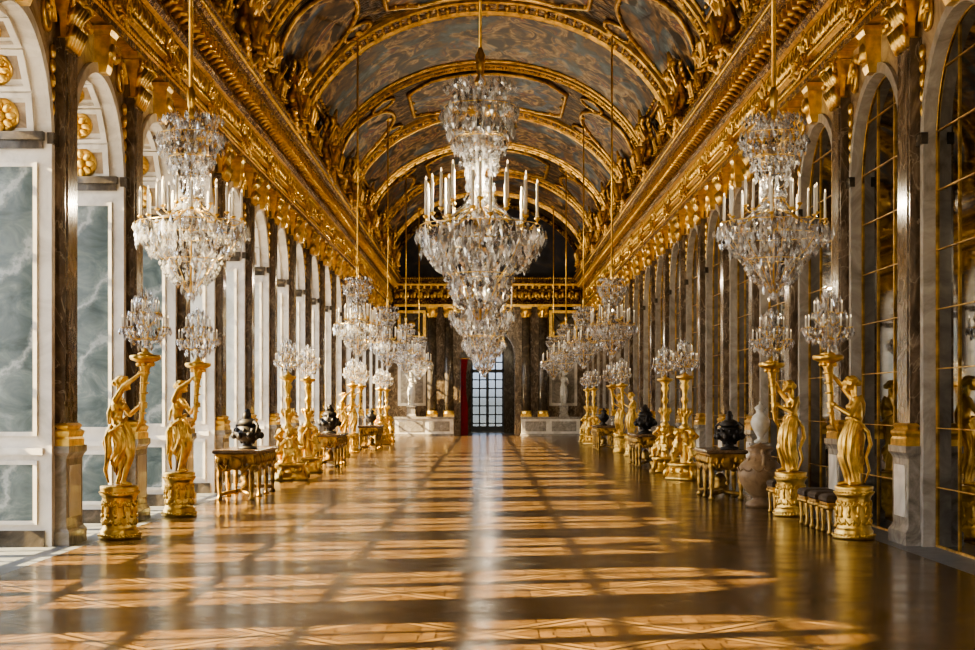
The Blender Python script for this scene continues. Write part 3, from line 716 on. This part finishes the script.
# ------------------------------------------------------------------ chandeliers
def crystal_ring(m,z,r,sp,L,w,dens=1):
    n=max(4,int(2*pi*r/sp*dens))
    for i in range(n):
        a=2*pi*i/n+random.uniform(-.05,.05); rr=r*random.uniform(.93,1.07); l=L*random.uniform(.7,1.4)
        m.drop((rr*cos(a),rr*sin(a),z+random.uniform(-.28,.22)*L),l,w*random.uniform(.75,1.25),0,random.uniform(-.22,.22),a+random.uniform(-.5,.5))
CP_BIG=[(.055,.10),(.09,.18),(.14,.30),(.21,.46),(.225,.50),(.285,.70),(.30,.75),(.355,.90),(.37,.95),(.41,1.03),(.42,.98),(.44,.62),(.48,.30),(.54,.24),(.61,.22),(.66,.24),(.71,.32),(.76,.40),(.78,.44),(.84,.54),(.85,.58),(.90,.63),(.91,.6),(.95,.42),(.98,.25)]
def chandelier_meshes(R,H,tag_,nout,nin,sp):
    P={}
    m=MB(); L=.052*H; w=.215*L
    for (h,r) in CP_BIG:
        crystal_ring(m,h*H,r*R,sp,L*(1.35 if r>.9 else 1),w,.80)
        if r>.9: crystal_ring(m,h*H-.3*L,r*R*.75,sp*2.6,L,w)
    for i in range(16):
        a=2*pi*i/16
        for j in range(12):
            u=j/11; r=R*(.6*(1-u)+.26*u-.12*sin(pi*u)); z=H*(.88-.2*u-.03*sin(pi*u)); m.drop((r*cos(a),r*sin(a),z),L*.5,w*.9,0,0,a,4)
        if i%2==0:
            for j in range(14):
                u=j/13; r=R*(.22*(1-u)+1.0*u-.1*sin(pi*u)); z=H*(.58-.16*u-.10*sin(pi*u)); m.drop((r*cos(a+.1),r*sin(a+.1),z),L*.45,w*.8,0,0,a,4)
        for (r1,h1,r2,h2) in ((1.0,.40,.62,.25),(.62,.25,.26,.11)):
            for j in range(9):
                u=j/8; r=R*(r1+(r2-r1)*u); z=H*(h1+(h2-h1)*u-.035*sin(pi*u)); m.drop((r*cos(a),r*sin(a),z),L*.55,w,0,0,a,4)
        r0=R*.42
        for j in range(6):
            u=j/5; r=r0*(.5+.9*u); z=H*(.955+.04*sin(pi*u*.85)); m.drop((r*cos(a),r*sin(a),z+L*.4),L*.8,w,0,.3*u,a)
    m.lathe([(.002,0),(.055*R,.012*H),(.07*R,.025*H),(.05*R,.04*H),(.02*R,.05*H)],10,0,False)
    m.lathe([(.05*R,.42*H),(.16*R,.47*H),(.08*R,.5*H),(.14*R,.56*H),(.07*R,.62*H),(.12*R,.68*H),(.06*R,.74*H),(.10*R,.8*H),(.05*R,.95*H)],10,0,False)
    P['crystal_drops']=m.mesh('crystal_drops'+tag_,[M_CRYS])
    cpos=[]
    for i in range(nout):
        a=2*pi*i/nout+random.uniform(-.05,.05); f=.95 if i%2==0 else .80; h=.448 if i%2==0 else .475
        cpos.append((a,f,h+random.uniform(-.006,.006)))
    for i in range(nin):
        cpos.append((2*pi*(i+.5)/nin,.52,.52))
    m=MB()
    m.tube([(0,0,.04*H),(0,0,.995*H)],.018*R,8)
    def ring(h,r,t=.008):
        m.tube([(r*R*cos(a),r*R*sin(a),h*H) for a in [2*pi*i/32 for i in range(33)]],t*R,5)
    for h,r in((.42,1.0),(.355,.88),(.225,.48),(.10,.2),(.9,.6),(.775,.42),(.68,.26),(.55,.22)): ring(h,r)
    for i in range(8):
        a=2*pi*i/8
        m.tube([(R*f*cos(a),R*f*sin(a),H*h) for f,h in((1,.42),(.95,.36),(.72,.27),(.42,.2),(.2,.1),(.05,.04))],.008*R,4)
        m.tube([(R*f*cos(a),R*f*sin(a),H*h) for f,h in((.02,.8),(.42,.79),(.6,.9),(.02,.88))],.008*R,4)
    for i,(a,ff,hh_) in enumerate(cpos):
        m.tube([(R*f*cos(a),R*f*sin(a),H*h) for f,h in((.10,hh_+.05),(ff*.4,hh_+.02),(ff*.68,hh_-.03),(ff*.88,hh_-.04),(ff,hh_-.02),(ff,hh_-.003))],.017*R,5,i%2)
        m.lathe([(.015*R,-.013*H),(.05*R,-.005*H),(.055*R,.001*H),(.03*R,.003*H)],8,0,True,Matrix.Translation((ff*R*cos(a),ff*R*sin(a),hh_*H)))
    P['frame']=m.mesh('chandelier_frame'+tag_,[GOLD,M_CRYS])
    m=MB(); hh=.140*H; rr=.025*R
    m.lathe([(rr,0),(rr,hh),(rr*.4,hh*1.02)],8,0)
    m.lathe([(rr*.25,hh),(rr*.6,hh*1.05),(rr*.5,hh*1.09),(rr*.05,hh*1.14)],6,1)
    cd=m.mesh('candle'+tag_,[M_CANDLE,M_FLAME])
    return P,cd,[(ff*R*cos(a),ff*R*sin(a),hh_*H) for (a,ff,hh_) in cpos]
CHB=chandelier_meshes(1.0,4.12,'_large',18,6,.085)
CHS=chandelier_meshes(.62,2.12,'_small',14,5,.055)
def chandelier(kind,x,y,zb,lab,grp,sc=1):
    P,cd,cpos=kind; H=4.12 if kind is CHB else 2.12
    e=mk('chandelier',None,(x,y,zb)); e.scale=(sc,sc,sc); tag(e,lab,'chandelier',None,grp)
    for nme,me in P.items(): mk(nme,me,(0,0,0),e)
    for c in cpos: mk('candle',cd,c,e)
    t=VZ+VB*math.sqrt(1-(x/VA)**2)
    top=(t-zb)/sc; m=MB(); k=1 if kind is CHB else .62
    m.tube([(0,0,H*.99),(0,0,top-.02)],.028,6)
    m.lathe([(.02*k,H*.985),(.09*k,H*.99),(.10*k,H*.99+.06*k),(.05*k,H*.99+.16*k),(.07*k,H*.99+.25*k),(.085*k,H*.99+.5*k),(.05*k,H*.99+.56*k),(.03*k,H*.99+.62*k)],12)
    m.lathe([(.03,top-.12),(.14,top-.05),(.16,top-.02)],12)
    mk('hanging_rod',m.mesh('hanging_rod',[GOLD]),(0,0,0),e)
for i,(y) in enumerate((25,48,71)):
    chandelier(CHB,-.12 if i==0 else -.18,y,2.97,'large multi-tiered crystal chandelier with white candles','crystal chandeliers along the middle of the hall')
for x,ys_ in((-3.42,(17.3,39.5,51.5,63,75)),(3.3,(17.3,39.8,51.5,63,75))):
    for y in ys_:
        chandelier(CHS,x,y,2.93,'smaller crystal chandelier with white candles on a gilt rod','crystal chandeliers along the sides of the hall')

def candelabrum_meshes():
    P={}
    m=MB(); H=.86
    m.lathe([(.09,0),(.1,.015),(.04,.04),(.025,.1)],14); m.tube([(0,0,.05),(0,0,.8)],.011,6)
    cups=[]
    for n_,r,h in((8,.29,.36),(6,.18,.55)):
        for i in range(n_):
            a=2*pi*i/n_+h; m.tube([(r*f*cos(a),r*f*sin(a),hh) for f,hh in((0,h-.12),(.4,h-.17),(.8,h-.12),(1,h-.04),(1,h))],.009,5)
            m.lathe([(.008,h-.02),(.03,h-.01),(.03,h)],8,0,True,Matrix.Translation((r*cos(a),r*sin(a),0))); cups.append((r*cos(a),r*sin(a),h))
    P['frame']=m.mesh('candelabrum_frame',[GOLD])
    m=MB()
    for h,r,d in((.15,.08,1),(.22,.19,.8),(.29,.27,.8),(.36,.32,1.1),(.43,.10,1),(.50,.16,.9),(.56,.22,1.1),(.62,.08,1),(.70,.12,1),(.76,.15,1),(.82,.08,1),(.86,.03,1)):
        crystal_ring(m,h,r,.046,.095,.021,d)
    for (cx_,cy_,ch) in cups:
        for j in range(4):
            a=j*pi/2; m.drop((cx_+.03*cos(a),cy_+.03*sin(a),ch-.005),.08,.015,0,0,a)
    m.lathe([(.03,.12),(.06,.2),(.02,.27),(.05,.36),(.02,.45),(.045,.55),(.02,.66),(.03,.75),(.002,.88)],8,0,False)
    P['crystal_drops']=m.mesh('candelabrum_crystals',[M_CRYS])
    m=MB(); m.lathe([(.011,0),(.011,.12),(.003,.125)],8,0); m.lathe([(.003,.12),(.008,.13),(.001,.16)],6,1)
    return P,m.mesh('candelabrum_candle',[M_CANDLE,M_FLAME]),cups
CB,CBc,CBp=candelabrum_meshes()
def candelabrum(x,y,rot):
    c=mk('candelabrum',None,(x,y,2.372),None,rot); tag(c,'crystal candelabrum standing on a gilded statue tray','candelabrum',None,'crystal candelabra on the statues')
    for nme,me in CB.items(): mk(nme,me,(0,0,0),c)
    for p in CBp: mk('candle',CBc,p,c)
def statue(x,y,rot,lab):
    e=mk('gilded_statue',None,(x,y,0),None,rot); tag(e,lab,'statue',None,'gilded torch-bearing statues')
    for nme,me in SM.items(): mk(nme,me,(0,0,0),e)
    candelabrum(x+.335*cos(rot),y+.335*sin(rot),rot)
def putti(x,y,rot):
    e=mk('gilded_torch_stand',None,(x,y,0),None,rot); tag(e,'gilded torch stand with three cherubs around its base','statue',None,'gilded cherub torch stands')
    for nme,me in PM.items(): mk(nme,me,(0,0,0),e)
    candelabrum(x,y,rot)
for (ya_,yb_) in((19.4,23.25),(49.2,53)):
    statue(-4.76,ya_,.0,'gilded statue of a draped woman lifting a torch stand'); statue(-4.78,yb_,-.35,'gilded statue of a draped youth lifting a torch stand')
    statue(4.74,ya_,pi,'gilded statue of a draped woman lifting a torch stand'); statue(4.7,yb_,pi+.35,'gilded statue of a draped youth lifting a torch stand')
for ys_ in((34.2,38.0),(63.5,67.5)):
    for j,y in enumerate(ys_):
        putti(-4.55,y,.3+j); putti(4.50,y,.8+j)

# ------------------------------------------------------------------ furniture
def table_meshes(L,W,H):
    P=[]
    m=MB(); m.rect([(-.03,H-.07),(0,H-.055),(0,H-.02),(-.015,H)],W/2,L/2); P.append(('table_top',m.mesh('table_top',[M_TOP]),(0,0,0)))
    ny=4 if L>2 else 3
    m=MB(); m.rect([(-.08,H-.24),(-.06,H-.22),(-.06,H-.08),(-.04,H-.07)],W/2,L/2)
    nn=int(L/.11)
    for i in range(nn):
        y=-L/2+.1+(L-.2)*(i+.5)/nn
        for q in(-1,1): m.ell((q*(W/2-.05),y,H-.17-.03*(i%2)),(.025,.04,.07),8)
    for i in range(6):
        for q in(-1,1): m.ell((-.28+.112*i,q*(L/2-.05),H-.18-.03*(i%2)),(.04,.025,.07),8)
    for q in(-1,1): m.ell((0,q*(L/2-.05),H-.24),(.13,.03,.12),10)
    def fest(p0,p1,dz):
        pts=[Vector(p0).lerp(Vector(p1),u/10)+Vector((0,0,-dz*sin(pi*u/10))) for u in range(11)]
        m.tube(pts,[.02+.02*sin(pi*u/10) for u in range(11)],6)
        m.ell(pts[5]+Vector((0,0,.05)),(.03,.07,.07) ,8)
    for q in(-1,1):
        for j in range(ny-1):
            ya=-L/2+.13+(L-.26)*j/(ny-1); yb2=-L/2+.13+(L-.26)*(j+1)/(ny-1)
            fest((q*(W/2-.08),ya,H-.22),(q*(W/2-.08),yb2,H-.22),.15)
        fest((-W/2+.11,q*(L/2-.08),H-.22),(0,q*(L/2-.08),H-.24),.12); fest((0,q*(L/2-.08),H-.24),(W/2-.11,q*(L/2-.08),H-.22),.12)
    P.append(('apron',m.mesh('apron',[GOLDT]),(0,0,0)))
    m=MB(); m.lathe([(.05,0),(.055,.04),(.032,.07),(.028,.12),(.042,.22),(.048,.45),(.040,.52),(.062,.58),(.066,.62),(.045,.66),(.06,H-.2)],12,flute=.08)
    m.ell((.05,0,.60),(.03,.03,.05),8)
    leg=m.mesh('leg',[GOLDT])
    for sx_ in(-1,1):
        for j in range(ny): P.append(('leg',leg,(sx_*(W/2-.11),-L/2+.13+(L-.26)*j/(ny-1),0)))
    m=MB()
    m.tube([(-W/2+.12,-L/2+.14,.10),(0,-L/4,.14),(0,0,.16),(0,L/4,.14),(W/2-.12,L/2-.14,.10)],.036,6); m.tube([(W/2-.12,-L/2+.14,.10),(0,-L/4,.13),(0,L/4,.13),(-W/2+.12,L/2-.14,.10)],.036,6)
    m.lathe([(.09,.14),(.15,.19),(.09,.26),(.13,.32),(.10,.38),(.02,.46)],12,flute=.08)
    P.append(('stretcher',m.mesh('stretcher',[GOLDT]),(0,0,0)))
    return P
TM=table_meshes(2.9,.8,.9); TS=table_meshes(1.8,.75,.9)
def table(T,x,y):
    e=mk('console_table',None,(x,y,0)); tag(e,'carved gilt console table with marble top','table',None,'gilt console tables along the walls')
    for nme,me,p in T: mk(nme,me,p,e)
def vase_meshes(mat,acc,pr,lidp,hz,rel=0,hr=1.0):
    P=[]
    m=MB(); m.lathe(pr,32)
    if rel==1:
        for i in range(9):
            a=2*pi*i/9; m.ell((.23*cos(a),.23*sin(a),.23),(.05,.05,.06),8); m.ell((.20*cos(a+.3),.20*sin(a+.3),.31),(.035,.035,.05),8); m.ell((.10*cos(a),.10*sin(a),.13),(.03,.03,.04),6)
    if rel==2:
        for i in range(12):
            a=2*pi*i/12
            m.tube([(.272*cos(a+.52*j/4),.272*sin(a+.52*j/4),.49-.04*sin(pi*j/4)) for j in range(5)],.012,5)
            m.ell((.178*cos(a),.178*sin(a),.59),(.016,.016,.02),6)
    P.append(('body',m.mesh('vase_body',[mat])))
    for q in(-1,1):
        if hr==0: continue
        m=MB(); m.tube([(0,q*.16*hr,hz-.06),(0,q*.27*hr,hz),(0,q*.29*hr,hz+.10),(0,q*.2*hr,hz+.16),(0,q*.12*hr,hz+.09)],[.02,.03,.025,.03,.02],6)
        P.append(('handle',m.mesh('vase_handle',[acc])))
    m=MB(); m.lathe(lidp,16)
    if rel==1:
        m.ell((.04,.04,.52),(.07,.06,.08),8); m.ell((-.05,-.02,.54),(.06,.06,.09),8); m.ell((.0,.0,.62),(.05,.05,.06),8)
    P.append(('lid',m.mesh('vase_lid',[mat])))
    return P
PR1=[(.13,0),(.13,.03),(.06,.07),(.05,.1),(.12,.16),(.19,.26),(.20,.33),(.15,.41),(.09,.45),(.08,.48),(.12,.52)]
LD1=[(.125,.52),(.12,.54),(.07,.58),(.03,.6),(.035,.63),(.005,.67)]
V1=vase_meshes(M_BRONZE,M_BRONZE,PR1,LD1,.36)
PR4=[(.16,0),(.16,.04),(.08,.06),(.07,.10),(.20,.18),(.24,.25),(.23,.29),(.17,.32),(.18,.37),(.14,.4)]
LD4=[(.15,.40),(.18,.42),(.14,.49),(.06,.53),(.06,.56),(.07,.6),(.005,.64)]
V4=vase_meshes(M_BRONZE,M_BRONZE,PR4,LD4,.30,1)
PR2=[(.17,0),(.18,.04),(.16,.07),(.09,.10),(.09,.12),(.18,.20),(.25,.32),(.272,.42),(.25,.52),(.17,.60),(.13,.64),(.13,.68),(.18,.72)]
LD2=[(.18,.72),(.17,.735),(.10,.76),(.03,.78),(.005,.80)]
V2=vase_meshes(M_TERRA,M_TERRA,PR2,LD2,.54,2,.95)
PR3=[(.11,0),(.11,.03),(.05,.07),(.05,.1),(.10,.18),(.16,.30),(.17,.38),(.13,.47),(.075,.52),(.07,.56),(.10,.60)]
LD3=[(.105,.60),(.10,.62),(.05,.66),(.02,.68),(.03,.71),(.005,.74)]
V3=vase_meshes(M_PORC,M_PORC,PR3,LD3,.36,0,0)
def vase(P,x,y,z,s,lab,grp=None,rot=0):
    e=mk('vase',None,(x,y,z),None,rot); e.scale=(s,s,s); tag(e,lab,'vase',None,grp)
    for nme,me in P: mk(nme,me,(0,0,0),e)
table(TM,-4.55,28.4); table(TS,4.32,27.9)
vase(V4,-4.42,27.6,.9,1.1,'dark bronze squat urn on a console table','dark vases on console tables',.8)
vase(V4,4.42,27.4,.9,1.05,'dark bronze squat urn on a console table','dark vases on console tables',.8)
for sd in(-1,1):
    table(TM,sd*4.42,42.0); table(TM,sd*4.42,57.0)
    vase(V4,sd*4.42,42,.9,1.2,'dark bronze squat urn on a console table','dark vases on console tables')
    vase(V1,sd*4.42,57,.9,1.0,'dark bronze lidded vase on a console table','dark vases on console tables')
vase(V2,4.58,25.2,0,1.36,'large tan-brown stone urn standing on the floor')
e=mk('vase_stand',None,(4.80,26.4,0)); tag(e,'slim grey marble stand carrying a white vase','pedestal')
mm=MB(); mm.rect([(.04,0),(.04,.08),(0,.12),(0,.97),(.04,1.01),(.04,1.05)],.13,.13); mk('body',mm.mesh('stand_body',[M_GREY]),(0,0,0),e)
vase(V3,4.80,26.4,1.05,1.0,'white porcelain lidded vase on a marble stand')
def stool_meshes():
    P=[]
    m=MB(); m.rect([(-.02,.42),(0,.44),(0,.49),(-.03,.52),(-.08,.53)],.22,.24); P.append(('seat',m.mesh('stool_seat',[M_STOOL]),(0,0,0)))
    m=MB(); m.rect([(-.02,.34),(-.0,.35),(-.0,.42)],.21,.23); 
    for i in range(5):
        for q in(-1,1): m.ell((q*.21,-.2+.1*i,.36),(.02,.045,.035),6); m.ell((-.18+.09*i,q*.23,.36),(.045,.02,.035),6)
    P.append(('frame',m.mesh('stool_frame',[GOLDD]),(0,0,0)))
    m=MB(); m.lathe([(.025,0),(.035,.03),(.018,.06),(.022,.2),(.035,.3),(.035,.36)],8); lg=m.mesh('stool_leg',[GOLDD])
    for a in(-1,1):
        for b in(-1,1): P.append(('leg',lg,(a*.17,b*.19,0)))
    return P
ST=stool_meshes()
for x,ys_ in((4.72,(20.15,20.85,21.55)),(4.7,(23.85,))):
    for y in ys_:
        e=mk('stool',None,(x,y,0)); tag(e,'low gilt stool with upholstered seat','stool',None,'gilt stools along the walls')
        for nme,me,p in ST: mk(nme,me,p,e)

mf=SM['figure'].copy(); mf.materials.clear(); mf.materials.append(M_PORC)
md=SM['drapery'].copy(); md.materials.clear(); md.materials.append(M_PORC)
pb=MB(); pb.rect([(.04,1.02),(.04,1.1),(0,1.14),(0,1.5),(.04,1.56),(.04,1.62)],.28,.22)
pbm=pb.mesh('plinth',[M_GREY])
for q in(-1,1):
    e=mk('marble_statue',None,(q*4.05,YE-.5,0),None,-pi/2); tag(e,'white marble draped statue on a grey plinth','statue',None,'white marble statues on the end wall')
    mk('plinth',pbm,(0,0,0),e)
    for nme,me in(('figure',mf),('drapery',md)):
        o=mk(nme,me,(0,0,1.62-.68*1.3),e); o.scale=(1.3,1.3,1.3)

def group_mesh():
    m=MB(); c=m.cap
    for q in(-1,1):
        b=Vector((.05,q*.55,.35))
        m.ell(b,(.19,.21,.18)); c(b,b+Vector((-.02,-q*.08,.38)),.15,.14); m.ell(b+Vector((0,-q*.08,.36)),(.14,.20,.14))
        c(b+Vector((0,-q*.08,.5)),b+Vector((.04,-q*.1,.6)),.05,.05); m.ell(b+Vector((.06,-q*.1,.70)),(.10,.09,.12))
        m.ell(b+Vector((.02,-q*.1,.76)),(.12,.11,.09)); m.ell(b+Vector((.16,-q*.1,.69)),(.025,.02,.035),8)
        for s_ in(-1,1):
            c(b+Vector((.05,s_*.1,0)),b+Vector((.36,s_*.16,.08)),.10,.065); c(b+Vector((.36,s_*.16,.08)),b+Vector((.34,s_*.2+q*.08,-.32)),.065,.04)
            c(b+Vector((.34,s_*.2+q*.08,-.34)),b+Vector((.46,s_*.2+q*.1,-.35)),.045,.035)
        c(b+Vector((0,q*.14,.42)),b+Vector((.12,q*.34,.25)),.06,.045); c(b+Vector((.12,q*.34,.25)),b+Vector((.22,q*.4,.5)),.045,.035); m.ell(b+Vector((.23,q*.4,.55)),(.045,.045,.055))
        c(b+Vector((0,-q*.26,.42)),b+Vector((.12,-q*.36,.55)),.06,.045); c(b+Vector((.12,-q*.36,.55)),b+Vector((.08,-q*.44,.68)),.045,.035)
        for i in range(9): c(b+Vector((.10+.03*sin(i),q*(-.2+.05*i),.10)),b+Vector((.34,q*(-.26+.065*i),-.26+.04*sin(i*3))),.05,.035)
        for i in range(5): c(b+Vector((-.10,q*.10,.42)),b+Vector((-.08,q*(.22+.05*i),.70-.13*i)),.07,.055)
    m.ell((.02,0,.90),(.10,.28,.34)); m.ell((.08,0,.90),(.08,.18,.24)); 
    for i in range(16): a=2*pi*i/16; m.ell((.07,.29*cos(a),.90+.34*sin(a)),(.06,.06,.06),8)
    for i in range(5): m.ell((.06,-.14+.07*i,1.27+.05*(2-abs(i-2))),(.05,.05,.08),8)
    for i in range(15): u=i/14; m.ell((.2,-.92+1.84*u,-.04+.12*cos(u*9)),(.11,.08,.08),8)
    return m
GM=remesh(group_mesh(),.016,'sculpture',GOLDM,1)
GMD=GM.copy(); GMD.materials.clear(); GMD.materials.append(GOLDD)
GM2=GM.copy(); GM2.materials.clear(); GM2.materials.append(GOLD)
def foliage_mesh():
    rr=random.Random(5); m=MB(); c=m.cap
    for q in(-1,1):
        pts=[]
        for i in range(22):
            a=i/21*3.2*pi; r=.30*(1-i/27); pts.append(Vector((.10,q*(.42-r*cos(a)),.42+r*1.1*sin(a))))
        for a,b in zip(pts,pts[1:]): c(a,b,.06,.055,8)
        for i in range(0,20,2):
            p=pts[i]; d=Vector((.05,rr.uniform(-.05,.05),rr.uniform(.0,.07))); c(p,p+d,.065,.05,8)
        b=Vector((.16,q*.22,.24)); m.ell(b,(.11,.10,.13)); m.ell(b+Vector((.03,0,.22)),(.08,.075,.085)); c(b+Vector((.05,q*.06,-.05)),b+Vector((.2,q*.12,-.14)),.055,.04); c(b+Vector((.02,-q*.06,.1)),b+Vector((.1,-q*.14,.18)),.04,.03); c(b+Vector((.02,q*.08,.1)),b+Vector((.1,q*.20,.2)),.04,.03)
    for i in range(9):
        a=pi*i/8; c((.08,0,.45),(.12,.20*cos(a),.60+.20*sin(a)),.045,.055,8)
    for i in range(9): u=i/8; m.ell((.16,-.62+1.24*u,.06+.05*cos(u*9)),(.08,.08,.07),8)
    return m
FM=remesh(foliage_mesh(),.018,'foliage',GOLDM,1)
for k in range(1,17):
    for sd in(-1,1):
        big=k%2==1
        o=mk('gilded_sculpture_group',None,(sd*(4.82 if big else 4.90),py(k),8.62),None,0 if sd<0 else pi); s_=1.25 if big else .90
        tag(o,'gilded figures with a shield seated above the cornice' if big else 'smaller gilded trophy figures seated above the cornice','sculpture',None,'gilded sculpture groups above the cornice')
        f=mk('figures',GM if big else GMD,(0,0,0),o); f.scale=(s_*.8,s_,s_); f.rotation_euler=(0,.18,0)
        if k<16:
            off=1.97 if big else 1.65
            f=mk('foliage',FM,(-.24 if big else -.18,off*(1 if sd<0 else -1),-.18),o); f.rotation_euler=(0,.2,0); f.scale=(1,.95,1.15)
for k in range(-1,17):
    for sd in(-1,1):
        o=mk('gilded_trophy',GM2,(sd*5.11,by(k),7.08),None,0 if sd<0 else pi); o.scale=(.30,.55,.46)
        tag(o,'gilded relief trophy on the frieze above an arch','ornament',None,'gilded trophies on the frieze')

# ------------------------------------------------------------------ light
w=bpy.data.worlds.new('world'); bpy.context.scene.world=w; w.use_nodes=True; nt=w.node_tree
bg=nt.nodes['Background']; tc=nt.nodes.new('ShaderNodeTexCoord'); sp=nt.nodes.new('ShaderNodeSeparateXYZ'); nt.links.new(tc.outputs['Generated'],sp.inputs[0])
c=ramp(nt,sp.outputs['Z'],[(.0,(.52,.47,.38)),(.02,(1.0,.97,.94)),(.5,(.70,.81,1.0))])
nt.links.new(c,bg.inputs['Color']); bg.inputs['Strength'].default_value=8.6
sl=bpy.data.lights.new('sun','SUN'); sl.energy=62; sl.angle=.013; sl.color=(1,.77,.41)
so=bpy.data.objects.new('sun',sl); COL.objects.link(so)
el=33*D2; az_=11*D2
so.rotation_euler=Vector((cos(az_)*cos(el),sin(az_)*cos(el),-sin(el))).to_track_quat('-Z','Y').to_euler(); so.location=(-20,0,20)
def pl(x,y,z,e,r=.05,col=(1,.84,.58),sp_=.4):
    l=bpy.data.lights.new('candle_and_fill_light','POINT'); l.energy=e; l.shadow_soft_size=r; l.color=col; l.specular_factor=sp_  # serves chandelier candles and added fill lamps
    o=bpy.data.objects.new('candle_and_fill_light',l); o.location=(x,y,z); COL.objects.link(o)
pl(-.1,25.3,5.45,440,sp_=.2)
for y in(48,71): pl(-.1,y+.3,5.45,480,sp_=.05)
for y in(36.5,59.5): pl(0,y,6.6,420,sp_=.08)  # added fill for cornice and vault, no chandelier hangs here
for x in(-3.42,3.3): pl(x,17.5,4.25,28)
pl(0,10,5.6,280,.4); pl(0,2,5,280,.6)  # added front fill for the near statues, out of frame, no candles here
pl(0,76.5,5.0,150,sp_=.0)  # added fill to brighten the end wall, no candles here
pl(0,YE+5,6,60,sp_=.0)  # added fill inside the salon, no lamp modelled there

cam=bpy.data.cameras.new('camera'); co=bpy.data.objects.new('camera',cam); COL.objects.link(co)
cam.lens=1500/975*36; cam.sensor_width=36; cam.shift_y=78/975; cam.clip_end=300
co.location=(0,0,1.75); co.rotation_euler=(pi/2,0,0)
bpy.context.scene.camera=co
try: bpy.context.scene.view_settings.look='AgX - Medium High Contrast'
except Exception as ex: print(ex)
